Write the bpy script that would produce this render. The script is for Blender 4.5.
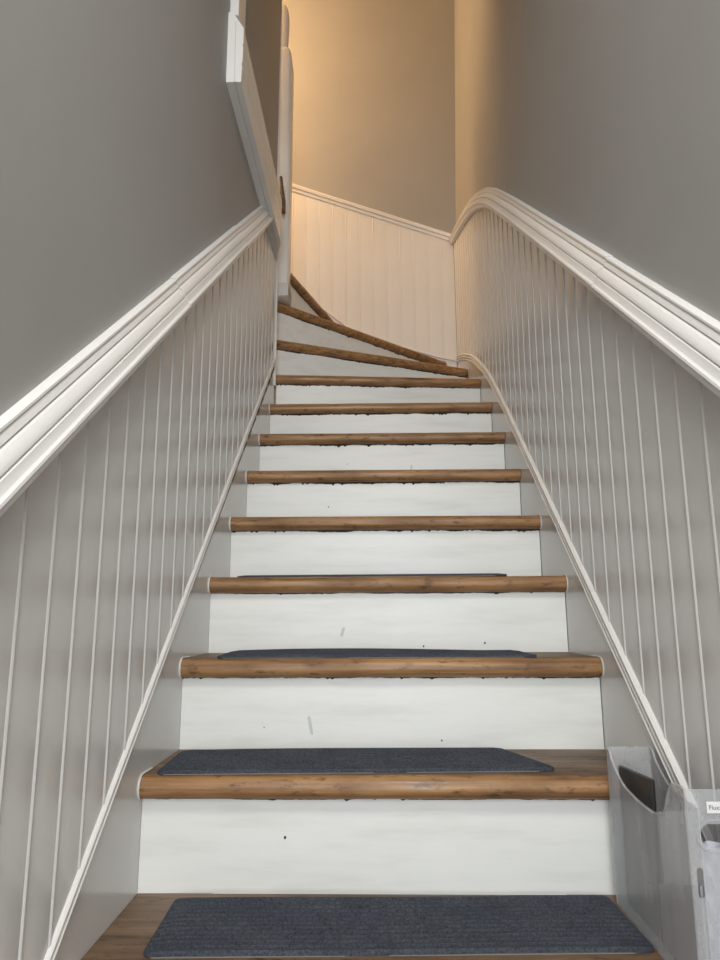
import bpy, bmesh, math, random
from mathutils import Vector, Matrix
random.seed(7)
for o in list(bpy.data.objects): bpy.data.objects.remove(o)
S = bpy.context.scene
COL = S.collection

# ------------------------------------------------------------------ camera
FPX, PITCH, YAW, ROLL = 695.205, 0.194696, -0.018020, -0.003667
CAM = Vector((0.41756, -1.06540, 0.46555))
W = 0.906                 # clear width between the skirt boards
A, B = 0.235, 0.189       # run and rise of the straight steps
fw = Vector((math.sin(YAW)*math.cos(PITCH), math.cos(YAW)*math.cos(PITCH), math.sin(PITCH)))
rt = Vector((math.cos(YAW), -math.sin(YAW), 0))
up = rt.cross(fw)
r2 = rt*math.cos(ROLL) + up*math.sin(ROLL)
u2 = up*math.cos(ROLL) - rt*math.sin(ROLL)
cd = bpy.data.cameras.new('camera'); cam = bpy.data.objects.new('camera', cd); COL.objects.link(cam)
cd.sensor_fit = 'VERTICAL'; cd.sensor_height = 36.0; cd.lens = FPX/960*36.0
cd.clip_start = 0.02
m = Matrix.Identity(4)
for i in range(3):
    m[i][0] = r2[i]; m[i][1] = u2[i]; m[i][2] = -fw[i]; m[i][3] = CAM[i]
cam.matrix_world = m
S.camera = cam

# ------------------------------------------------------------------ light
S.view_settings.view_transform = 'Standard'
S.view_settings.look = 'None'
S.view_settings.gamma = 1.0
S.view_settings.use_curve_mapping = False
S.view_settings.exposure = 0.0
wd = bpy.data.worlds.new('world'); S.world = wd; wd.use_nodes = True
wd.node_tree.nodes['Background'].inputs[0].default_value = (0.86, 0.93, 1.0, 1)
wd.node_tree.nodes['Background'].inputs[1].default_value = 1.0

def area(name, loc, target, sx, sy, energy, color):
    l = bpy.data.lights.new(name, 'AREA'); l.shape = 'RECTANGLE'; l.size = sx; l.size_y = sy
    l.energy = energy; l.color = color
    o = bpy.data.objects.new(name, l); COL.objects.link(o); o.location = loc
    o.rotation_euler = (Vector(target)-Vector(loc)).to_track_quat('-Z', 'Y').to_euler()
    return o
# daylight through the glazed front door at the foot of the stair
area('door_daylight', (0.45, -2.80, 1.02), (0.45, 1.0, 1.05), 0.95, 2.10, 48, (0.95, 0.98, 1.0))
# added fill from above the lower hall, lifts the side walls; no fixture
area('hall_fill_light', (0.45, -1.35, 2.56), (0.45, -0.55, 0.0), 0.7, 0.7, 34, (1.0, 0.96, 0.91))

# ------------------------------------------------------------------ helpers
def tag(o, label=None, cat=None, kind=None, group=None):
    if label: o['label'] = label
    if cat: o['category'] = cat
    if kind: o['kind'] = kind
    if group: o['group'] = group
    return o

def world_loc(o):
    v = Vector((0, 0, 0))
    while o is not None:
        v = v + o.location; o = o.parent
    return v

def link(name, me, mat, parent=None, loc=None):
    o = bpy.data.objects.new(name, me); COL.objects.link(o)
    if mat and not me.materials: me.materials.append(mat)
    if parent is not None:
        o.parent = parent
        o.location = Vector(loc or (0, 0, 0)) - world_loc(parent)
    elif loc: o.location = loc
    return o

def mesh(name, verts, faces, smooth=False):
    me = bpy.data.meshes.new(name); me.from_pydata([tuple(v) for v in verts], [], faces)
    bm = bmesh.new(); bm.from_mesh(me); bmesh.ops.recalc_face_normals(bm, faces=bm.faces)
    bm.to_mesh(me); bm.free()
    if smooth:
        me.polygons.foreach_set('use_smooth', [True]*len(me.polygons))
        try: me.set_sharp_from_angle(angle=math.radians(35))
        except Exception: pass
    me.update(); return me

def obj(name, verts, faces, mat, parent=None, smooth=False, bevel=0):
    me = mesh(name, verts, faces, smooth)
    o = link(name, me, mat, parent)
    if bevel:
        md = o.modifiers.new('bevel', 'BEVEL'); md.width = bevel; md.segments = 2; md.limit_method = 'ANGLE'
    return o

def empty(name, loc):
    o = bpy.data.objects.new(name, None); COL.objects.link(o); o.location = loc
    o.empty_display_size = 0.1; return o

def box(x0, x1, y0, y1, z0, z1):
    v = [(x, y, z) for x in (x0, x1) for y in (y0, y1) for z in (z0, z1)]
    f = [(0,1,3,2), (4,6,7,5), (0,4,5,1), (2,3,7,6), (0,2,6,4), (1,5,7,3)]
    return v, f

def prism(poly, d):
    """poly: list of 3-D points, d: extrusion vector"""
    n = len(poly); d = Vector(d)
    v = [Vector(p) for p in poly] + [Vector(p)+d for p in poly]
    f = [tuple(range(n)), tuple(range(2*n-1, n-1, -1))] + [(i, (i+1) % n, n+(i+1) % n, n+i) for i in range(n)]
    return v, f

def merge(*vf):
    V, F = [], []
    for v, f in vf:
        k = len(V); V += list(v); F += [tuple(i+k for i in q) for q in f]
    return V, F

def sweep(path, out, profile, cap=True, cut0=None, cut1=None):
    """profile (u,v): u across the path inside the wall plane, v out of the wall.
    cut0/cut1: optional (point, normal) planes the ends are cut to"""
    path = [Vector(p) for p in path]; out = Vector(out).normalized(); n = len(path); k = len(profile)
    V = []
    for i, p in enumerate(path):
        d0 = (path[i]-path[i-1]).normalized() if i else None
        d1 = (path[i+1]-path[i]).normalized() if i < n-1 else None
        d = ((d0 or d1)+(d1 or d0)).normalized()
        un = d.cross(out); un = un if un.z > 0 or abs(un.z) < 1e-6 else -un
        un.normalize()
        sc = 1.0
        if d0 is not None and d1 is not None: sc = 1.0/max(0.3, d.dot(d0))
        cutp = cut0 if i == 0 else cut1 if i == n-1 else None
        for (u, v) in profile:
            q = p + un*u*sc + out*v
            if cutp:
                c, nn = Vector(cutp[0]), Vector(cutp[1])
                t = (c-q).dot(nn)/d.dot(nn); q = q + d*t
            V.append(q)
    F = []
    for i in range(n-1):
        for j in range(k):
            j2 = (j+1) % k
            F.append((i*k+j, i*k+j2, (i+1)*k+j2, (i+1)*k+j))
    if cap:
        F.append(tuple(range(k))); F.append(tuple(range((n-1)*k, n*k)))
    return V, F

def interp(pts, y):
    if y <= pts[0][0]:
        (x0, z0), (x1, z1) = pts[0], pts[1]
    elif y >= pts[-1][0]:
        (x0, z0), (x1, z1) = pts[-2], pts[-1]
    else:
        for (x0, z0), (x1, z1) in zip(pts, pts[1:]):
            if x0 <= y <= x1: break
    return z0 + (z1-z0)*(y-x0)/(x1-x0)

def catmull(pts, n=8):
    P = [pts[0]] + list(pts) + [pts[-1]]; out = []
    for i in range(1, len(P)-2):
        p0, p1, p2, p3 = P[i-1:i+3]
        for s in range(n):
            t = s/n
            out.append(tuple(0.5*((2*p1[c]) + (-p0[c]+p2[c])*t + (2*p0[c]-5*p1[c]+4*p2[c]-p3[c])*t*t + (-p0[c]+3*p1[c]-3*p2[c]+p3[c])*t**3) for c in range(len(p1))))
    out.append(tuple(pts[-1])); return out

# ------------------------------------------------------------------ materials
def mat_base(name, rough=0.5, color=(0.8, 0.8, 0.8), spec=0.5):
    m = bpy.data.materials.new(name); m.use_nodes = True
    nt = m.node_tree; b = nt.nodes['Principled BSDF']
    b.inputs['Base Color'].default_value = (*color, 1); b.inputs['Roughness'].default_value = rough
    b.inputs['Specular IOR Level'].default_value = spec
    return m, nt, b

def N(nt, t, **kw):
    n = nt.nodes.new(t)
    for k, v in kw.items(): setattr(n, k, v)
    return n

def noise(nt, scale, detail=4, rough=0.55, mapping=None, coord='Object', loc=None):
    tc = N(nt, 'ShaderNodeTexCoord'); mp = N(nt, 'ShaderNodeMapping')
    nt.links.new(tc.outputs[coord], mp.inputs['Vector'])
    if mapping: mp.inputs['Scale'].default_value = mapping
    if loc: mp.inputs['Location'].default_value = loc
    n = N(nt, 'ShaderNodeTexNoise'); n.inputs['Scale'].default_value = scale
    n.inputs['Detail'].default_value = detail; n.inputs['Roughness'].default_value = rough
    nt.links.new(mp.outputs[0], n.inputs['Vector'])
    return n

def ramp(nt, src, stops):
    r = N(nt, 'ShaderNodeValToRGB'); e = r.color_ramp.elements
    while len(e) < len(stops): e.new(0.5)
    for el, (p, c) in zip(e, stops):
        el.position = p; el.color = (*c, 1)
    nt.links.new(src, r.inputs['Fac']); return r

def bump(nt, b, src, strength, dist=0.002, prev=None):
    bp = N(nt, 'ShaderNodeBump'); bp.inputs['Strength'].default_value = strength; bp.inputs['Distance'].default_value = dist
    nt.links.new(src, bp.inputs['Height'])
    if prev: nt.links.new(prev.outputs[0], bp.inputs['Normal'])
    nt.links.new(bp.outputs[0], b.inputs['Normal']); return bp

def paint(name, c0, c1, rough, bumps=0.12, mapping=None, scale=60):
    m, nt, b = mat_base(name, rough, c0)
    n = noise(nt, 3.0, 5)
    r = ramp(nt, n.outputs['Fac'], [(0.3, c0), (0.7, c1)])
    nt.links.new(r.outputs[0], b.inputs['Base Color'])
    n2 = noise(nt, scale, 3, mapping=mapping)
    bump(nt, b, n2.outputs['Fac'], bumps, 0.002)
    return m

M = {}
M['plaster'] = paint('grey wall paint', (0.355, 0.350, 0.338), (0.380, 0.375, 0.362), 0.62, 0.10, None, 120)
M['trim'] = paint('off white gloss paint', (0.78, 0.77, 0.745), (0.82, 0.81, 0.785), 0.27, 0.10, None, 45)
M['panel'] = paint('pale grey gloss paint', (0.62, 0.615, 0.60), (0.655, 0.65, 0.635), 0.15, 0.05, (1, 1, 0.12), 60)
M['ceiling'] = paint('ceiling paint', (0.62, 0.61, 0.59), (0.66, 0.65, 0.63), 0.8, 0.1)
M['floor'] = paint('hall floor', (0.20, 0.12, 0.07), (0.26, 0.16, 0.09), 0.4, 0.1)

# riser paint: brushed streaks along the board, faint scuffs
m_, nt, b = mat_base('white riser paint', 0.36, (0.8, 0.8, 0.78)); M['riser'] = m_
n1 = noise(nt, 4, 6, 0.6, (1.0, 6, 7))
r1 = ramp(nt, n1.outputs['Fac'], [(0.25, (0.70, 0.71, 0.67)), (0.5, (0.79, 0.80, 0.77)), (0.75, (0.82, 0.83, 0.80))])
n3 = noise(nt, 7, 8, 0.7, (1, 1, 1.6), loc=(3.1, 0, 1.7))
r3 = ramp(nt, n3.outputs['Fac'], [(0.70, (0, 0, 0)), (0.80, (1, 1, 1))])
mx = N(nt, 'ShaderNodeMixRGB'); mx.blend_type = 'MULTIPLY'; mx.inputs[2].default_value = (0.80, 0.78, 0.72, 1)
nt.links.new(r3.outputs[0], mx.inputs[0]); nt.links.new(r1.outputs[0], mx.inputs[1])
nt.links.new(mx.outputs[0], b.inputs['Base Color'])
n2 = noise(nt, 60, 4, 0.6, (0.12, 1, 1)); bump(nt, b, n2.outputs['Fac'], 0.10, 0.001)

# worn varnished wood, grain along X (or along the tread for winders)
def wood(name, mapping, dark, mid, light, rough):
    m, nt, b = mat_base(name, rough, mid)
    oi = N(nt, 'ShaderNodeObjectInfo')
    n1 = noise(nt, 6, 8, 0.62, mapping)
    r1 = ramp(nt, n1.outputs['Fac'], [(0.28, dark), (0.50, mid), (0.72, light)])
    n3 = noise(nt, 5, 5, 0.6, (1, 2.5, 2.5), loc=(7, 3, 1))
    r3 = ramp(nt, n3.outputs['Fac'], [(0.30, (0.50, 0.46, 0.42)), (0.55, (1, 1, 1))])
    mx = N(nt, 'ShaderNodeMixRGB'); mx.blend_type = 'MULTIPLY'; mx.inputs[0].default_value = 0.8
    nt.links.new(r1.outputs[0], mx.inputs[1]); nt.links.new(r3.outputs[0], mx.inputs[2])
    n5 = noise(nt, 38, 6, 0.7, (0.6, 1.6, 1.6), loc=(1, 5, 2))
    r5 = ramp(nt, n5.outputs['Fac'], [(0.34, (0.28, 0.25, 0.22)), (0.44, (1, 1, 1)), (0.60, (1, 1, 1)), (0.74, (1.35, 1.3, 1.25))])
    mx2 = N(nt, 'ShaderNodeMixRGB'); mx2.blend_type = 'MULTIPLY'; mx2.inputs[0].default_value = 0.85
    nt.links.new(mx.outputs[0], mx2.inputs[1]); nt.links.new(r5.outputs[0], mx2.inputs[2])
    nt.links.new(mx2.outputs[0], b.inputs['Base Color'])
    rr = ramp(nt, n3.outputs['Fac'], [(0.3, (0.62, 0.62, 0.62)), (0.7, (rough, rough, rough))])
    nt.links.new(rr.outputs[0], b.inputs['Roughness'])
    bump(nt, b, n1.outputs['Fac'], 0.25, 0.002)
    return m
M['wood'] = wood('worn oak', (0.5, 14, 14), (0.135, 0.066, 0.026), (0.325, 0.172, 0.070), (0.47, 0.275, 0.125), 0.27)
M['wood_top'] = wood('trodden oak', (0.5, 10, 10), (0.085, 0.053, 0.031), (0.17, 0.105, 0.06), (0.25, 0.16, 0.095), 0.42)
M['dark_edge'] = mat_base('dark ragged edge', 0.7, (0.022, 0.014, 0.009))[0]
M['caulk'] = mat_base('white caulk', 0.5, (0.72, 0.71, 0.68))[0]
M['scuff'] = mat_base('grey scuffed paint', 0.45, (0.56, 0.57, 0.54))[0]
M['speck'] = mat_base('dark nail head', 0.6, (0.02, 0.018, 0.016))[0]

# carpet mat
m_, nt, b = mat_base('charcoal ribbed carpet', 0.95, (0.05, 0.055, 0.065), 0.15); M['mat'] = m_
n1 = noise(nt, 260, 4, 0.75)
r1 = ramp(nt, n1.outputs['Fac'], [(0.35, (0.029, 0.035, 0.046)), (0.62, (0.086, 0.097, 0.120))])
n4 = noise(nt, 9, 4, 0.6); r4 = ramp(nt, n4.outputs['Fac'], [(0.3, (0.8, 0.8, 0.8)), (0.7, (1.15, 1.12, 1.08))])
mx = N(nt, 'ShaderNodeMixRGB'); mx.blend_type = 'MULTIPLY'; mx.inputs[0].default_value = 1
nt.links.new(r1.outputs[0], mx.inputs[1]); nt.links.new(r4.outputs[0], mx.inputs[2])
nt.links.new(mx.outputs[0], b.inputs['Base Color']); bump(nt, b, n1.outputs['Fac'], 0.8, 0.002)
M['mat_back'] = mat_base('pale rubber backing', 0.8, (0.22, 0.21, 0.19))[0]

# frosted plastic
m_, nt, b = mat_base('frosted clear plastic', 0.22, (0.80, 0.81, 0.83)); M['plastic'] = m_
out = nt.nodes['Material Output']
tr = N(nt, 'ShaderNodeBsdfTransparent'); tr.inputs[0].default_value = (0.88, 0.89, 0.90, 1)
nz = noise(nt, 30, 5, 0.6, (1, 1, 0.25)); rz = ramp(nt, nz.outputs['Fac'], [(0.35, (0.24, 0.24, 0.24)), (0.7, (0.35, 0.35, 0.35))])
ms = N(nt, 'ShaderNodeMixShader'); nt.links.new(rz.outputs[0], ms.inputs[0])
nt.links.new(tr.outputs[0], ms.inputs[1]); nt.links.new(b.outputs[0], ms.inputs[2]); nt.links.new(ms.outputs[0], out.inputs[0])
M['plastic_rim'] = mat_base('plastic moulded rim', 0.2, (0.56, 0.57, 0.58))[0]
M['black'] = mat_base('black cover', 0.4, (0.018, 0.018, 0.018))[0]
M['paper'] = mat_base('white paper', 0.7, (0.78, 0.78, 0.79))[0]
m_, nt, b = mat_base('crumpled printed wrapper', 0.5, (0.7, 0.7, 0.74)); M['wrapper'] = m_
nz = noise(nt, 22, 6, 0.7, (1.5, 1, 0.5)); rz = ramp(nt, nz.outputs['Fac'], [(0.30, (0.10, 0.10, 0.13)), (0.40, (0.55, 0.55, 0.62)), (0.7, (0.78, 0.78, 0.84))])
nt.links.new(rz.outputs[0], b.inputs['Base Color'])
M['booklet'] = mat_base('grey cover', 0.6, (0.30, 0.30, 0.32))[0]
M['ink'] = mat_base('printed ink', 0.7, (0.08, 0.08, 0.08))[0]
m_, nt, b = mat_base('lit glass globe', 0.3, (1, 0.9, 0.75)); M['globe'] = m_
b.inputs['Emission Color'].default_value = (1.0, 0.66, 0.34, 1); b.inputs['Emission Strength'].default_value = 6.0
M['brass'] = mat_base('brass', 0.3, (0.5, 0.33, 0.12))[0]; M['brass'].node_tree.nodes['Principled BSDF'].inputs['Metallic'].default_value = 1

# ------------------------------------------------------------------ setting
ZF = -B                      # hall floor
YB = 2.69                    # back wall of the winder
YC = 1.77                    # end of the left wall
CEIL = 4.7
def struct(name, vf, mat, label, cat, bevel=0, parent=None):
    o = obj(name, vf[0], vf[1], mat, parent, bevel=bevel)
    return tag(o, label, cat, 'structure')

wall_left = struct('wall_left', box(-0.16, -0.006, -2.75, YC-0.004, ZF-0.05, CEIL), M['plaster'],
    'smooth grey painted wall on the left above its beadboard panelling', 'wall')
wall_right = struct('wall_right', prism([(W+0.006, -2.75, ZF-0.05), (W+0.006, -2.75, 2.35), (W+0.006+0.060, -2.75, CEIL), (W+0.22, -2.75, CEIL), (W+0.22, -2.75, ZF-0.05)], (0, YB+0.15+2.75, 0)), M['plaster'],
    'smooth grey painted wall on the right above its beadboard panelling', 'wall')
wall_back = struct('wall_back', box(-1.75, W+0.10, YB+0.006, YB+0.15, ZF-0.05, CEIL), M['plaster'],
    'warm lit wall facing the camera at the top of the stairs', 'wall')
struct('wall_upper_left', box(-1.9, -1.75, 1.60, YB+0.15, ZF-0.05, CEIL), M['plaster'], 'grey wall closing the upper flight around the left turn', 'wall')
struct('wall_upper_front', box(-1.75, -0.16, 1.60, 1.74, ZF-0.05, CEIL), M['plaster'], 'grey wall of the upper flight hidden behind the left wall', 'wall')
vf = merge(box(-0.16, 1.066, -2.75, 0.1, 2.62, 2.70), box(-0.16, 1.066, 0.1, 0.2, 2.62, CEIL))
struct('ceiling', vf, M['ceiling'], 'plain white ceiling over the lower hall', 'ceiling')
struct('ceiling_upper', box(-1.9, 1.066, 0.1, YB+0.15, CEIL, CEIL+0.1), M['ceiling'], 'plain ceiling high over the stair turn', 'ceiling')
struct('floor', box(-0.16, 1.066, -2.75, 0.20, ZF-0.06, ZF), M['floor'], 'brown hall floor at the foot of the stairs', 'floor')
vf = merge(box(-0.16, -0.06, -2.87, -2.75, ZF-0.05, 2.7), box(0.96, 1.066, -2.87, -2.75, ZF-0.05, 2.7), box(-0.06, 0.96, -2.87, -2.75, 2.12, 2.7))
struct('wall_front', vf, M['plaster'], 'grey front wall around the entrance doorway behind the camera', 'wall')

# ---- rail and skirt lines (z as a function of y) on the two side walls
SL = B/A
LRB = 0.831                  # left chair rail, lower edge above the nosing line
RRB = 0.880
right_rail = [(-2.6, -2.6*SL+RRB-0.046), (1.12, 1.12*SL+RRB+0.004)] 
rr_curve = catmull([(1.12, 1.12*SL+RRB+0.004), (1.50, 2.080), (1.80, 2.262), (2.05, 2.378), (2.35, 2.492), (2.69, 2.606)], 6)
right_rail_full = [right_rail[0]] + rr_curve
rs_curve = catmull([(1.30, 1.30*SL+0.078), (1.48, 1.265), (1.70, 1.428), (1.914, 1.557), (2.13, 1.672), (2.341, 1.762), (2.52, 1.83), (2.69, 1.88)], 5)
right_skirt_full = [(-0.9, -0.9*SL+0.086)] + rs_curve
left_skirt = [(-0.9, -0.9*SL+0.080), (1.77, 1.77*SL+0.118)]
left_rail = [(-2.6, -2.6*SL+LRB), (1.8, 1.8*SL+LRB-0.006)]

# ---- skirt boards
def skirt(name, X, s, line, y0, y1, label):
    ys = sorted(set([y0] + [p[0] for p in line if y0 < p[0] < y1] + [y0+(y1-y0)*i/30 for i in range(31)]))
    poly = [(X, y, interp(line, y)+0.012) for y in ys]
    poly += [(X, y, max(ZF, min(y*SL-0.42, 1.2))) for y in reversed(ys)]
    v, f = prism(poly, (-s*0.006, 0, 0))
    return tag(obj(name, v, f, M['panel']), label, 'skirt board', 'structure')
sk_l = skirt('baseboard_left', 0.0, 1, left_skirt, -0.23, YC, 'pale grey sloping skirt board along the left ends of the steps')
sk_r = skirt('baseboard_right', W, -1, right_skirt_full, -0.23, YB, 'pale grey sloping skirt board along the right ends of the steps')

bead3 = []                   # three slim beads, 36 mm across, up to 14 mm proud
def arcpts(u0, u1, v0, h, n=5):
    return [(u0+(u1-u0)*i/n, v0+h*math.sin(math.pi*i/n)) for i in range(n+1)]
bead3 = [(0, -0.004)] + arcpts(0.0, 0.011, 0.004, 0.006) + arcpts(0.0135, 0.0215, 0.001, 0.006) + arcpts(0.024, 0.038, 0.003, 0.010) + [(0.038, -0.004)]
bead_l = [(0.005, -0.004)] + arcpts(0.005, 0.0135, 0.002, 0.005) + [(0.0142, -0.001), (0.0158, -0.001)] + arcpts(0.0165, 0.025, 0.002, 0.005) + [(0.025, -0.004)]
bead_r = [(0, -0.004)] + arcpts(0, 0.0095, 0.002, 0.007) + [(0.0103, -0.001), (0.0120, -0.001)] + arcpts(0.0128, 0.0215, 0.002, 0.007) + [(0.0223, -0.001), (0.0240, -0.001)] + arcpts(0.0248, 0.035, 0.002, 0.008) + [(0.035, -0.004)]
def mould(name, path, out, prof, parent, mat='trim', **kw):
    v, f = sweep(path, out, prof, **kw)
    return obj(name, v, f, M[mat], parent, smooth=True)
path = [(0, y, interp(left_skirt, y)) for y in (-0.23, 0.5, 1.2, YC)]
mould('skirt_moulding', path, (1, 0, 0), bead_l, sk_l)
path = [(W, -0.23, interp(right_skirt_full, -0.23))] + [(W, y, z) for y, z in rs_curve]
mould('skirt_moulding', path, (-1, 0, 0), bead_r, sk_r)

# ---- beadboard planks, each its own part
PW = 0.0795
def plank_profile():
    pr = [(0.0, -0.0035), (0.0008, -0.0004), (0.002, 0.0), (0.0705, 0.0), (0.0718, -0.0025)]
    for i in range(7):
        t = math.pi*i/6
        pr.append((0.0755-0.0034*math.cos(t), -0.002+0.0042*math.sin(t)))
    pr.append((PW, -0.0035))
    return pr
PP = plank_profile()
def plank(parent, X, s, y0, top, bot, y1=None, name='plank', mat=None):
    pr = [(y0+t, v) for t, v in PP if y1 is None or y0+t <= y1+1e-6]
    if y1 is not None and y0+PW > y1:
        pr.append((y1, 0.0))
    n = len(pr); V = []
    for y, v in pr:
        zt, zb = top(y), bot(y)
        V += [(X+s*v, y, zb), (X+s*v, y, zt)]
    for y, v in ((pr[-1][0], -0.0058), (pr[0][0], -0.0058)):
        V += [(X+s*v, y, bot(y)), (X+s*v, y, top(y))]
    k = len(V)//2
    F = [(2*i, 2*((i+1) % k), 2*((i+1) % k)+1, 2*i+1) for i in range(k)]
    F += [tuple(2*i for i in range(k)), tuple(2*i+1 for i in range(k))]
    return obj(name, V, F, mat or M['panel'], parent, smooth=True)

# left: one plank mesh shared, shifted up the slope
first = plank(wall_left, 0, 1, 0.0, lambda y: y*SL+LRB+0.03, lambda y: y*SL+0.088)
NL = 0
y = -0.638
k = 0
while y + PW <= 1.685:
    if k == 0:
        first.location = (0, y, y*SL)
    else:
        c = first.copy(); COL.objects.link(c); c.parent = wall_left; c.location = (0, y, y*SL)
    y += PW; k += 1
yl = y
# plain corner board at the end of the left wall
v, f = prism([(0.0, yl, yl*SL+0.09), (0.0, YC, YC*SL+0.09), (0.0, YC, 2.03), (0.0, yl, 2.03)], (-0.0058, 0, 0))
obj('corner_board', v, f, M['panel'], wall_left)
v, f = merge(box(-0.003, 0.007, YC-0.006, YC+0.004, 1.44, 2.03))
obj('corner_bead', v, f, M['trim'], wall_left, bevel=0.002)
v, f = box(-0.16, 0.0, YC-0.004, YC, 1.2, CEIL)
obj('end_board', v, f, M['trim'], wall_left)
# right
y = -0.62; proto = None
while y < YB-0.004:
    if y + PW < 1.10:
        if proto is None:
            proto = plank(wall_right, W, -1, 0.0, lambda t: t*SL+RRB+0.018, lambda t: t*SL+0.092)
            proto.location = (0, y, y*SL)
        else:
            c = proto.copy(); COL.objects.link(c); c.parent = wall_right; c.location = (0, y, y*SL)
    else:
        plank(wall_right, W, -1, y, lambda t: interp(right_rail_full, t)+0.02, lambda t: interp(right_skirt_full, t)+0.010, y1=YB)
    y += PW

# ---- chair rails: stacked mouldings, profile (u up across the rail, v out of the wall)
RAIL = [(0.010, -0.006), (0.010, 0.017), (0.013, 0.022), (0.023, 0.0245), (0.0255, 0.0295), (0.029, 0.0315), (0.0325, 0.0305), (0.0345, 0.027),
        (0.0355, 0.0262), (0.047, 0.0235), (0.0485, 0.0195), (0.0500, 0.0192), (0.0510, 0.0222)]
RAIL += [(0.0510+0.0165*i/6, 0.0222-0.0102*(i/6)**1.6) for i in range(1, 7)]
RAIL += [(0.0685, 0.0085), (0.0700, 0.0085), (0.0710, 0.0115), (0.0820, 0.0070), (0.0830, 0.0090), (0.0860, 0.0085), (0.0880, 0.005), (0.0880, -0.006)]
rail_l = empty('trim_1', (0, 0.4, 1.14)); tag(rail_l, 'white moulded chair rail climbing the left wall', 'chair rail', 'structure')
def jit(p, dz): return (p[0], p[1], p[2]+dz)
segs = [(-0.62, 0.335, 0.0), (0.337, 0.95, 0.0022), (0.952, 1.6, -0.0012)]
for i, (y0, y1, dz) in enumerate(segs):
    path = [(0, y0, interp(left_rail, y0)+dz), (0, y1, interp(left_rail, y1)+dz)]
    kw = {}
    if i == 2: kw['cut1'] = ((0, 0, 2.0165), (0, 0, 1))
    mould('rail_length', path, (1, 0, 0), RAIL, rail_l, **kw)
rail_r = empty('trim_2', (W, 0.4, 1.2)); tag(rail_r, 'white moulded chair rail climbing the right wall and curving over at the top', 'chair rail', 'structure')
segs = [(-0.62, 0.62, 0.0)]
path = [(W, y, interp(right_rail_full, y)) for y in (-0.62, 0.30)]
mould('rail_length', path, (-1, 0, 0), RAIL, rail_r)
path = [(W, 0.302, interp(right_rail_full, 0.302)+0.0018)] + [(W, y, z) for y, z in rr_curve]
mould('rail_length', path, (-1, 0, 0), RAIL, rail_r)

# back wall: lighter rail, planks, base bead
back_rail = [(W, 2.625), (-0.5, 2.625+1.406*0.366)]
brail = empty('trim_3', (0.4, YB, 2.8)); tag(brail, 'thin white rail sloping up to the left across the back wall', 'chair rail', 'structure')
BR = [(0, -0.006), (0, 0.007), (0.012, 0.010), (0.014, 0.006), (0.018, 0.006), (0.020, 0.016), (0.034, 0.020), (0.040, 0.017), (0.040, -0.006)]
mould('rail_length', [(W-0.002, YB, 2.627), (-0.5, YB, 2.627+1.404*0.366)], (0, -1, 0), BR, brail)
base_path = [(W-0.002, 1.885), (0.80, 1.907), (0.60, 1.968), (0.42, 2.028), (0.30, 2.078), (0.20, 2.16), (0.10, 2.24), (-0.5, 2.75)]
mould('base_bead', [(x, YB, z) for x, z in base_path], (0, -1, 0), bead3[:8]+[(0.014, -0.004)], brail)
def backplank(x1):
    V = []; pr = [(x1-t, v) for t, v in PP]
    zt = lambda x: 2.64+(W-x)*0.366
    zb = lambda x: interp(list(reversed(base_path)), x)+0.0045
    pts = pr + [(pr[-1][0], -0.0058), (pr[0][0], -0.0058)]
    for x, v in pts: V += [(x, YB-v*0.55, zb(x)), (x, YB-v*0.55, zt(x))]
    k = len(pts)
    F = [(2*i, 2*((i+1) % k), 2*((i+1) % k)+1, 2*i+1) for i in range(k)] + [tuple(2*i for i in range(k)), tuple(2*i+1 for i in range(k))]
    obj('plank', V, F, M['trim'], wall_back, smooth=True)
x = W-0.001
while x > -0.42:
    backplank(x); x -= PW
# skirt on back wall
poly = [(x, YB, z+0.004) for x, z in base_path] + [(-0.5, YB, 1.2), (W-0.002, YB, 1.2)]
v, f = prism(poly, (0, 0.0058, 0)); obj('skirt_board', v, f, M['trim'], wall_back)

# ---- level moulding high on the left wall with its end facing the camera, casing above
lm = empty('trim_4', (0, 1.2, 2.017)); tag(lm, 'level white moulding high on the left wall ending square towards the camera', 'moulding', 'structure')
LP = [(0, -0.006), (0, 0.017), (0.004, 0.0185), (0.004, 0.0205), (0, 0.022), (0, 0.0385), (0.055, 0.0400), (0.058, 0.0385), (0.064, 0.0385), (0.067, 0.0405), (0.120, 0.0415), (0.123, 0.0395), (0.129, 0.0395), (0.132, 0.0415), (0.186, 0.0415), (0.240, 0.008), (0.243, -0.006)]
v, f = sweep([(0, 0.714, 2.017), (0, 1.70, 2.017)], (1, 0, 0), LP, cut1=((0, 1.766, 2.017), (0.17, 0.042, 0)))
obj('moulding_length', v, f, M['trim'], lm)
v, f = prism([(0.0178, 0.7132, 2.0172), (0.0205, 0.7132, 2.0172), (0.0180, 0.7132, 2.222), (0.0155, 0.7132, 2.226)], (0, 0.002, 0))
obj('end_joint', v, f, M['panel'], lm)
v, f = box(-0.006, 0.022, 0.726, 0.83, 2.262, CEIL-0.01)
tag(obj('trim_5', v, f, M['trim'], bevel=0.004), 'narrow vertical casing strip rising above the level moulding', 'casing', 'structure')

# ------------------------------------------------------------------ staircase
OV, TT = 0.028, 0.040
stair = empty('staircase', (W/2, 0.0, ZF)); tag(stair, 'old staircase with white risers and worn brown wooden treads turning left at the top', 'staircase')

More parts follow.
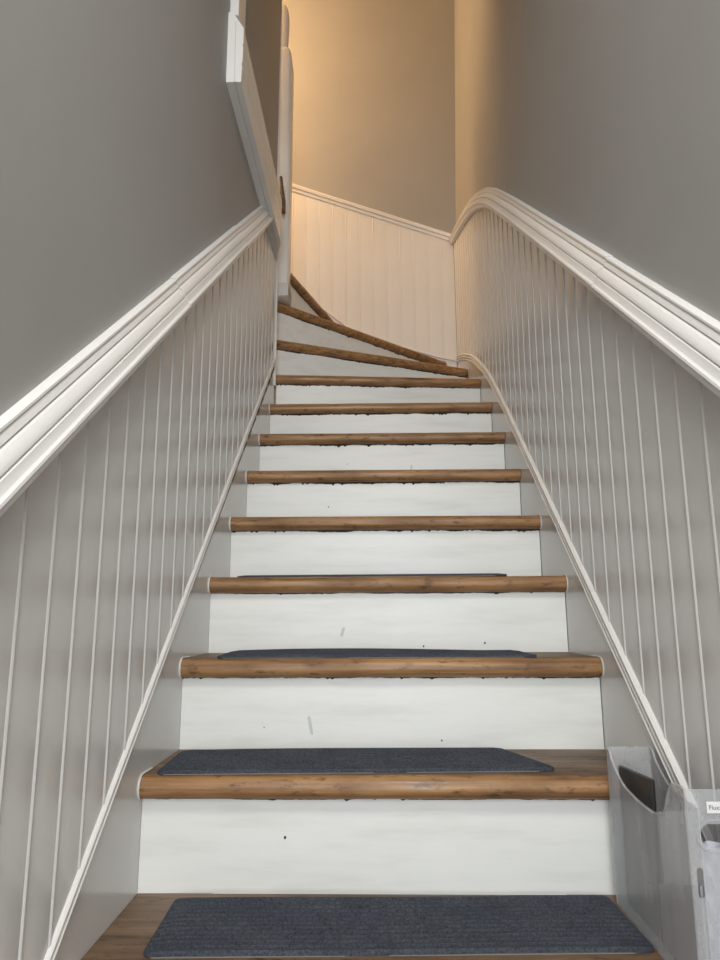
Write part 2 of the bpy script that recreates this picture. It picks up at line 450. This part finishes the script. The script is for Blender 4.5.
def tread(A0, A1, back, ztop, seed):
    """front edge A0->A1 (left to right, plan), back: plan points going right to left"""
    rnd = random.Random(seed)
    A0, A1 = Vector((*A0, 0)), Vector((*A1, 0)); d = A1-A0; L = d.length; d.normalize()
    inn = Vector((-d.y, d.x, 0))           # towards the back
    ns = 26; prof = []
    for i in range(9):
        t = -math.pi/2 + math.pi*i/8
        rr = TT/2
        prof.append((rr-rr*math.cos(t)*1.0, -TT/2+rr*math.sin(t)))
    V = []; K = len(prof)
    wob = [rnd.uniform(-1, 1) for _ in range(ns+3)]
    for s in range(ns+1):
        p = A0 + d*(L*s/ns)
        w1 = 0.5*wob[s]+0.25*(wob[s+1]+wob[s-1])
        for j, (q, z) in enumerate(prof):
            jz = -abs(w1)*0.0009*(1 if j > 4 else 0.5)
            V.append(p + inn*(q + w1*0.0009*math.sin(math.pi*j/8)) + Vector((0, 0, ztop+z+jz)))
    F = []
    for s in range(ns):
        for j in range(K-1):
            F.append((s*K+j, (s+1)*K+j, (s+1)*K+j+1, s*K+j+1))
    nb = len(back); o_t = len(V)
    V += [Vector((x, y, ztop)) for x, y in back]; o_b = len(V)
    V += [Vector((x, y, ztop-TT)) for x, y in back]
    top = [s*K+K-1 for s in range(ns+1)] + [o_t+i for i in range(nb)]
    bot = [s*K for s in range(ns+1)] + [o_b+i for i in range(nb)]
    F += [tuple(top), tuple(reversed(bot))]
    F.append(tuple([ns*K+j for j in range(K)] + [o_t, o_b]))
    F.append(tuple([j for j in range(K)] + [o_t+nb-1, o_b+nb-1]))
    for i in range(nb-1): F.append((o_t+i, o_t+i+1, o_b+i+1, o_b+i))
    V = [Vector((min(p.x, W-0.0015), min(p.y, YB-0.0028), p.z)) for p in V]
    me = mesh('tread', V, F, True)
    me.materials.append(M['wood']); me.materials.append(M['wood_top'])
    for p in me.polygons:
        if p.normal.z > 0.97 and len(p.vertices) > 8: p.material_index = 1
    return link('tread', me, None, stair)

def riser(P0, P1, z0, z1, seed, specks=()):
    P0, P1 = Vector((*P0, 0)), Vector((*P1, 0)); d = (P1-P0).normalized(); inn = Vector((-d.y, d.x, 0))
    v, f = prism([P0+Vector((0, 0, z0)), P1+Vector((0, 0, z0)), P1+Vector((0, 0, z1)), P0+Vector((0, 0, z1))], inn*0.018)
    v = [Vector((min(p.x, W-0.0015), min(p.y, YB-0.0028), p.z)) for p in v]
    r = obj('riser', v, f, M['riser'], stair)
    # ragged dark line just below the nosing
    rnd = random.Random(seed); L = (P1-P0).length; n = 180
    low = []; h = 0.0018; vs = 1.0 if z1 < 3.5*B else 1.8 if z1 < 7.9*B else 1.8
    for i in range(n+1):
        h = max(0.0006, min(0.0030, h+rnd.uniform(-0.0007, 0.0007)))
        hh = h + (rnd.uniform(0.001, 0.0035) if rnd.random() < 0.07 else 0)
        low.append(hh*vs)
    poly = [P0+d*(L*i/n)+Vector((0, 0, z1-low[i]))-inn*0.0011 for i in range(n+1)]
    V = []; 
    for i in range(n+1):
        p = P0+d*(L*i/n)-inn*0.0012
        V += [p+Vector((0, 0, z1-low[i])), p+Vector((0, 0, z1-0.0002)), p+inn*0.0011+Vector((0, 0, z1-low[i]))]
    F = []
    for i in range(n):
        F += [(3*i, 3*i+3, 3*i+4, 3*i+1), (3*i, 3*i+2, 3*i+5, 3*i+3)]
    obj('dark_line', V, F, M['dark_edge'], r)
    for (t, zz, rad) in specks:
        c = P0+d*(L*t)+Vector((0, 0, z0+zz*(z1-z0)))
        pts = [c-inn*0.0012+d*rad*math.cos(q*math.pi/5)+Vector((0, 0, rad*1.2*math.sin(q*math.pi/5))) for q in range(10)]
        v, f = prism(pts, inn*0.0014); obj('nail_head', v, f, M['speck'], r)
    for (t, zz, w_, h_, lean) in scuffs.get(seed-40, ()):
        c = P0+d*(L*t)+Vector((0, 0, z0+zz*(z1-z0)))
        pts = [c-inn*0.0004+d*(w_*sx+lean*sz)+Vector((0, 0, h_*sz)) for sx, sz in ((-1, -0.7), (-0.3, -1), (0.8, -0.9), (1, 0.6), (0.4, 1), (-0.9, 0.8))]
        v, f = prism(pts, inn*0.0006); obj('scuff_mark', v, f, M['scuff'], r)
    return r

scuffs = {2: [(0.31, 0.33, 0.0035, 0.020, -0.004)], 3: [(0.375, 0.34, 0.004, 0.012, 0.003)], 6: [(0.62, 0.4, 0.003, 0.010, 0.002)]}
def caulk_ring(X, s, yn, ztop, par, rad=0.0028):
    """bead of white caulk following the nosing end on the skirt board"""
    pts = []; r = TT/2+0.002
    pts.append((yn+0.075, ztop+0.001)); pts.append((yn+TT/2, ztop+0.002))
    for i in range(1, 9):
        t = math.pi/2-math.pi*i/8
        pts.append((yn+TT/2-r*math.cos(t), ztop-TT/2+r*math.sin(t)))
    V = []; F = []
    for i, (y, z) in enumerate(pts):
        cy, cz = yn+TT/2, ztop-TT/2
        dy, dz = y-cy, z-cz
        l = math.hypot(dy, dz); dy, dz = (0, 1) if i < 2 else (dy/l, dz/l)
        for q in range(5):
            g = 2*math.pi*q/5
            V.append((X+s*rad*0.9*(0.3+math.cos(g)), y+dy*rad*0.6*math.sin(g), z+dz*rad*0.6*math.sin(g)))
    for i in range(len(pts)-1):
        for q in range(5):
            F.append((i*5+q, i*5+(q+1) % 5, (i+1)*5+(q+1) % 5, (i+1)*5+q))
    obj('caulk_bead', V, F, M['caulk'], par, smooth=True)

G = 0.0006
specks = {1: [(0.285, 0.58, 0.0022)], 2: [(0.20, 0.30, 0.0012), (0.62, 0.12, 0.0016)], 3: [(0.60, 0.10, 0.002), (0.77, 0.15, 0.0022), (0.61, 0.03, 0.002)],
          4: [(0.5, 0.05, 0.0018)], 5: [(0.30, 0.45, 0.002)], 6: [(0.36, 0.5, 0.0015)]}
for n in range(0, 8):
    y = n*A
    back_y = (n+1)*A+OV-0.0005
    if n < 7:
        back = [(W-G, back_y), (G, back_y)]
    else:
        back = [(W-G, 1.899+OV), (G, 1.818+OV)]
    zt = n*B-(0.008 if n == 0 else 0)
    t = tread((G, y), (W-G, y), back, zt, 10+n)
    if n: caulk_ring(0.0, 1, y, zt, t)
    if n in (2, 3, 4): caulk_ring(W, -1, y, n*B, t, 0.002)
    riser((G, y+OV), (W-G, y+OV), (n-1)*B+0.0003-(0.008 if n == 1 else 0), zt-TT-0.0003, 40+n, specks.get(n, ()))

# winders turn about the newel; nosing lines in plan
wind = {8: ((G, 1.818), (W-G, 1.899)), 9: ((-0.02, 1.876), (W-G, 2.284)), 10: ((-0.02, 1.879), (0.845, YB-0.002)), 11: ((0.046, 1.985), (0.262, YB-0.002)), 12: ((-0.15, 1.96), (-0.16, YB-0.002))}
def inset(P, Q, d):
    P, Q = Vector(P), Vector(Q); e = (Q-P).normalized(); n_ = Vector((-e.y, e.x))
    return P+n_*d, Q+n_*d
def hit_y(P, Q, y):
    t = (y-P.y)/(Q.y-P.y); return P+(Q-P)*t
def hit_x(P, Q, x):
    t = (x-P.x)/(Q.x-P.x); return P+(Q-P)*t
rl = {}
for n, (P, Q) in wind.items():
    p, q = inset(P, Q, OV)
    if n in (8, 9): q = hit_x(p, q, W-G)
    else: q = hit_y(p, q, YB-0.002)
    rl[n] = (p, q)
R = lambda v: (v.x, v.y)
backs = {8: [R(rl[9][1]), R(rl[9][0])],
         9: [(W-G, YB-0.002), R(rl[10][1]), R(rl[10][0])],
         10: [R(rl[11][1]), R(rl[11][0])],
         11: [R(rl[12][1]), R(rl[12][0])],
         12: [(-0.42, YB-0.002), (-0.42, 1.96)]}
for n, (P, Q) in wind.items():
    t = tread(P, Q, backs[n], n*B, 60+n)
    riser(R(rl[n][0]), R(rl[n][1]), (n-1)*B+0.0003, n*B-TT-0.0003, 90+n)

# ------------------------------------------------------------------ newel post at the turn
post = empty('newel_post', (-0.018, 1.905, 1.891)); tag(post, 'white painted newel post with rounded stepped top at the inner stair turn', 'newel post')
def rsq(cx, cy, z, h, r, n=3):
    out = []
    for qx, qy, a0 in ((1, 1, 0), (-1, 1, 90), (-1, -1, 180), (1, -1, 270)):
        for i in range(n+1):
            t = math.radians(a0+90*i/n)
            out.append((cx+qx*(h-r)+r*math.cos(t), cy+qy*(h-r)+r*math.sin(t), z))
    return out
def loft(sections):
    V = [p for s in sections for p in s]; k = len(sections[0]); F = []
    for i in range(len(sections)-1):
        for j in range(k): F.append((i*k+j, i*k+(j+1) % k, (i+1)*k+(j+1) % k, (i+1)*k+j))
    F += [tuple(range(k)), tuple(range((len(sections)-1)*k, len(sections)*k))]
    return V, F
cx, cy = -0.018, 1.905
H = 0.058
body = [(1.8905, H), (3.12, H)] + [(3.12+0.10*math.sin(t), H-0.026*(1-math.cos(t))) for t in [math.pi/2*i/6 for i in range(1, 7)]]
v, f = loft([rsq(cx, cy, z, h, min(0.014, h*0.5)) for z, h in body]); obj('post_body', v, f, M['trim'], post, smooth=True)
cap = [(3.2195, 0.026), (3.25, 0.031), (3.30, 0.034), (3.36, 0.036), (3.41, 0.036)] + [(3.41+0.08*math.sin(t), 0.036-0.030*(1-math.cos(t))) for t in [math.pi/2*i/6 for i in range(1, 7)]]
v, f = loft([rsq(cx, cy, z, h, h*0.7) for z, h in cap]); obj('post_cap', v, f, M['trim'], post, smooth=True)
v, f = box(cx-H-0.004, cx+H+0.004, cy-H-0.004, cy+H+0.004, 1.8908, 1.955); obj('post_base', v, f, M['panel'], post, bevel=0.003)

# dark wooden rail end on the wall end beside the newel
pts = []
sec = []
for i in range(7):
    t = i/6; z = 2.275+0.175*t; y = 1.80-0.006*t; r = 0.022*(0.55+0.45*math.sin(math.pi*min(1, t*1.2+0.1)))
    sec.append([(0.022-0.014*t+r*0.60*math.cos(q*math.pi/4), y+r*math.sin(q*math.pi/4), z) for q in range(8)])
v, f = loft(sec)
tag(obj('rail_end', v, f, M['wood_top'], smooth=True), 'short dark wooden rail end between the left wall corner and the newel', 'handrail')

# ------------------------------------------------------------------ carpet mats
def mat_mesh(w, d, seed, cut=0.012, curl=0.0, cutr=None, wave=0.002):
    rnd = random.Random(seed)
    per = 0.0150; nr = int(d/per); ny = nr*6; nx = 36
    ph = rnd.uniform(0, 6)
    V = []; F = []
    def half(t, side):
        """x limit at depth t (0 front .. 1 back)"""
        c = cut; dd = min(t, 1-t)*d
        e = 0
        if dd < c: e = c-math.sqrt(max(0, c*c-(c-dd)**2))
        if cutr and side > 0:
            e = max(e, cutr(t))
        return e
    for j in range(ny+1):
        t = j/ny
        x0, x1 = half(t, -1), w-half(t, 1)
        for i in range(nx+1):
            s = i/nx; x = x0+(x1-x0)*s
            z = 0.0068-(0.0052 if j % 6 == 0 else 0.0030 if j % 6 in (1, 5) else 0.0)
            lift = wave*(0.5+0.5*math.sin(5*s+ph))*(t**2) + curl*math.sin(math.pi*min(1, s*1.15))*t**3
            if i in (0, nx): z = 0.0046
            V.append((x, t*d+0.0012*math.sin(9*s+ph), z+lift))
    K = nx+1
    for j in range(ny):
        for i in range(nx): F.append((j*K+i, j*K+i+1, (j+1)*K+i+1, (j+1)*K+i))
    n0 = len(V)
    ring = [i for i in range(K)] + [j*K+nx for j in range(1, ny+1)] + [ny*K+i for i in range(nx-1, -1, -1)] + [j*K for j in range(ny-1, 0, -1)]
    for r in ring:
        x, y, z = V[r]; V.append((x, y, max(0.0004, z-0.0056)))
    k = len(ring)
    for i in range(k): F.append((ring[i], ring[(i+1) % k], n0+(i+1) % k, n0+i))
    F.append(tuple(range(n0+k-1, n0-1, -1)))
    return V, F
def carpet(label, w, d, x, y, z, rot, seed, **kw):
    V, F = mat_mesh(w, d, seed, **kw)
    e = empty('stair_mat', (x, y, z)); e.rotation_euler.z = math.radians(rot)
    me = mesh('carpet', V, F, False); o = bpy.data.objects.new('carpet', me); COL.objects.link(o); o.parent = e; me.materials.append(M['mat'])
    # pale backing strip showing under the front edge
    bv, bf = box(0.014, w-0.03, 0.0004, 0.010, 0.0001, 0.0012)
    me2 = mesh('backing', bv, bf); me2.materials.append(M['mat_back']); o2 = bpy.data.objects.new('backing', me2); COL.objects.link(o2); o2.parent = e
    o2.location.y = -0.0015
    return tag(e, label, 'stair mat', None, 'charcoal stair tread mats')
carpet('charcoal ribbed stair mat on the lowest step, beside the plastic file holder', 0.735, 0.198, 0.085, 0.026, -0.0078, 1.8, 1)
carpet('charcoal stair mat with a clipped right end, on the second step from the bottom', 0.722, 0.205, 0.026, 0.252, B+0.0002, 2.4, 2,
       cutr=lambda t: 0.0 if t < 0.12 else 0.045*(t-0.12)/0.88*1.2 )
carpet('charcoal stair mat with a raised back edge, on the third step from the bottom', 0.70, 0.190, 0.075, 2*A+0.016, 2*B+0.0002, 1.2, 3, curl=0.006)
carpet('charcoal stair mat barely showing over the nosing of the fourth step from the bottom', 0.70, 0.185, 0.06, 3*A+0.055, 3*B+0.0002, -3.2, 4, wave=0.001)

# ------------------------------------------------------------------ plastic magazine holder on the lowest step
HX0, HX1, HY0, HY1, HH = 0.822, 0.898, -0.085, 0.222, 0.2425
hold = empty('magazine_holder', (0.86, 0.07, -0.008)); tag(hold, 'frosted clear plastic magazine holder standing against the right skirt board', 'file holder')
T = 0.0022
scoop = [(HY1, 0.2425), (0.206, 0.236), (0.196, 0.222), (0.153, 0.197), (0.110, 0.189), (0.077, 0.186), (0.031, 0.185), (-0.003, 0.191), (-0.020, 0.205),
         (-0.031, 0.224), (-0.045, 0.239), (-0.058, 0.2425), (HY0, 0.2425)]
sc = catmull(scoop, 4)
for X, d in ((HX0, T), (HX1, -T)):
    poly = [(X, HY1, -0.0074)] + [(X, y, z) for y, z in sc] + [(X, HY0, -0.0074)]
    v, f = prism(poly, (d, 0, 0)); side = obj('side_panel', v, f, M['plastic'], hold)
    # rolled rim along the scoop
    V = []; F = []
    for i, (y, z) in enumerate(sc):
        for q in range(6):
            g = 2*math.pi*q/6; V.append((X+d/2+0.0022*math.cos(g), y+0.0008*math.sin(g), z+0.0022*math.sin(g)))
    for i in range(len(sc)-1):
        for q in range(6): F.append((i*6+q, i*6+(q+1) % 6, (i+1)*6+(q+1) % 6, (i+1)*6+q))
    obj('rim', V, F, M['plastic'], side, smooth=True)
v, f = box(HX0+T, HX1-T, HY1-T, HY1, -0.0074, HH); obj('back_panel', v, f, M['plastic'], hold)
v, f = box(HX0+T, HX1-T, HY0+T, HY1-T, -0.0074, -0.005); obj('bottom_panel', v, f, M['plastic'], hold)
# front panel with an oval finger hole and a slot: built as a face with two holes
def front_panel():
    bm = bmesh.new()
    def loop(pts):
        vs = [bm.verts.new(p) for p in pts]
        for i in range(len(vs)): bm.edges.new((vs[i], vs[(i+1) % len(vs)]))
    loop([(HX0+T, HY0, -0.0074), (HX1-T, HY0, -0.0074), (HX1-T, HY0, HH), (HX0+T, HY0, HH)])
    def stad(cx, cz, hw, hz):
        r = min(hw, hz); out = []
        for i in range(16):
            t = 2*math.pi*(i+0.5)/16; c, s = math.cos(t), math.sin(t)
            out.append((cx+math.copysign(hw-r, c)+r*c, HY0, cz+math.copysign(hz-r, s)+r*s))
        return out
    loop(stad(0.861, 0.186, 0.022, 0.0145)); loop(stad(0.8345, 0.130, 0.0042, 0.018))
    bmesh.ops.triangle_fill(bm, use_beauty=True, use_dissolve=False, edges=bm.edges[:])
    r = bmesh.ops.extrude_face_region(bm, geom=bm.faces[:])
    for e in r['geom']:
        if isinstance(e, bmesh.types.BMVert): e.co.y += T
    bmesh.ops.recalc_face_normals(bm, faces=bm.faces)
    me = bpy.data.meshes.new('front_panel'); bm.to_mesh(me); bm.free()
    fp = link('front_panel', me, M['plastic'], hold)
    pts = stad(0.861, 0.186, 0.0265, 0.019); V = []; F = []
    for i, p in enumerate(pts):
        for q in range(6):
            g = 2*math.pi*q/6
            dx, dz = p[0]-0.861, p[2]-0.186; l = math.hypot(dx, dz)
            V.append((p[0]+dx/l*0.0018*math.cos(g), HY0-0.0006+0.0016*math.sin(g), p[2]+dz/l*0.0018*math.cos(g)))
    k = len(pts)
    for i in range(k):
        for q in range(6): F.append((i*6+q, i*6+(q+1) % 6, ((i+1) % k)*6+(q+1) % 6, ((i+1) % k)*6+q))
    obj('handle_rim', V, F, M['plastic'], fp, smooth=True)
    return fp
front_panel()
v, f = box(0.8505, 0.880, HY0-0.0008, HY0-0.0001, 0.2135, 0.2275); st = obj('name_sticker', v, f, M['paper'], hold)
tc = bpy.data.curves.new('sticker_lettering', 'FONT'); tc.body = 'Fluxx'; tc.size = 0.0082; tc.extrude = 0.0001
to = bpy.data.objects.new('lettering_tmp', tc); COL.objects.link(to)
bpy.context.view_layer.update()
me = bpy.data.meshes.new_from_object(to.evaluated_get(bpy.context.evaluated_depsgraph_get())); bpy.data.objects.remove(to)
lt = bpy.data.objects.new('lettering', me); COL.objects.link(lt); me.materials.clear(); me.materials.append(M['ink'])
lt.parent = st; lt.location = Vector((0.8525, HY0-0.0010, 0.2178)) - world_loc(st); lt.rotation_euler = (math.pi/2, 0, 0)

# contents
v, f = prism([(0.838, 0.214, -0.0045), (0.838, 0.072, -0.0045), (0.838, 0.068, 0.222), (0.838, 0.214, 0.2135)], (0.006, 0, 0))
tag(obj('notebook', v, f, M['black'], bevel=0.002), 'black covered notebook standing inside the plastic holder', 'notebook')
v, f = prism([(0.8362, 0.066, -0.0045), (0.8362, -0.076, -0.0045), (0.8362, -0.076, 0.124), (0.8362, 0.066, 0.078)], (0.0040, 0, 0))
tag(obj('booklet', v, f, M['booklet'], bevel=0.0008), 'grey booklet low in the near half of the plastic holder', 'booklet')
v, f = prism([(0.8425, 0.060, -0.0045), (0.8425, -0.076, -0.0045), (0.8425, -0.076, 0.215), (0.8425, 0.060, 0.178)], (0.0010, 0, 0))
tag(obj('paper_sheet', v, f, M['paper']), 'white paper sheet standing inside the plastic holder', 'paper')
# crumpled wrapper behind the front panel
V = []; F = []; nx, nz_ = 12, 30; rnd = random.Random(5)
for side in (0, 1):
    for j in range(nz_+1):
        for i in range(nx+1):
            yy = -0.066+0.007*math.sin(i*1.1+j*0.35)*math.cos(j*0.6)+rnd.uniform(-0.0015, 0.0015)
            V.append((0.846+0.047*i/nx, yy+side*0.0006, -0.0044+0.178*j/nz_))
K = nx+1; o1 = K*(nz_+1)
for s in (0, o1):
    for j in range(nz_):
        for i in range(nx): F.append((s+j*K+i, s+j*K+i+1, s+(j+1)*K+i+1, s+(j+1)*K+i))
tag(obj('wrapper', V, F, M['wrapper'], smooth=True), 'crumpled pale printed wrapper behind the front of the plastic holder', 'wrapper')

# ------------------------------------------------------------------ upstairs lamp (round the corner)
lamp = empty('pendant_lamp', (-0.88, 2.08, CEIL)); tag(lamp, 'warm glowing globe pendant lamp over the upper flight', 'lamp')
bm = bmesh.new(); bmesh.ops.create_uvsphere(bm, u_segments=24, v_segments=12, radius=0.11)
bmesh.ops.translate(bm, verts=bm.verts, vec=(-0.88, 2.08, 4.10)); me = bpy.data.meshes.new('globe'); bm.to_mesh(me); bm.free()
me.polygons.foreach_set('use_smooth', [True]*len(me.polygons)); gl = link('globe', me, M['globe'], lamp)
sec = [[(-0.88+0.008*math.cos(q*math.pi/4), 2.08+0.008*math.sin(q*math.pi/4), z) for q in range(8)] for z in (4.205, CEIL)]
v, f = loft(sec); obj('rod', v, f, M['brass'], lamp)
pl = bpy.data.lights.new('lamp_light', 'POINT'); pl.energy = 102; pl.color = (1.0, 0.61, 0.30); pl.shadow_soft_size = 0.26
plo = bpy.data.objects.new('lamp_light', pl); COL.objects.link(plo); plo.parent = lamp; plo.location = (0, 0, 3.84-CEIL)
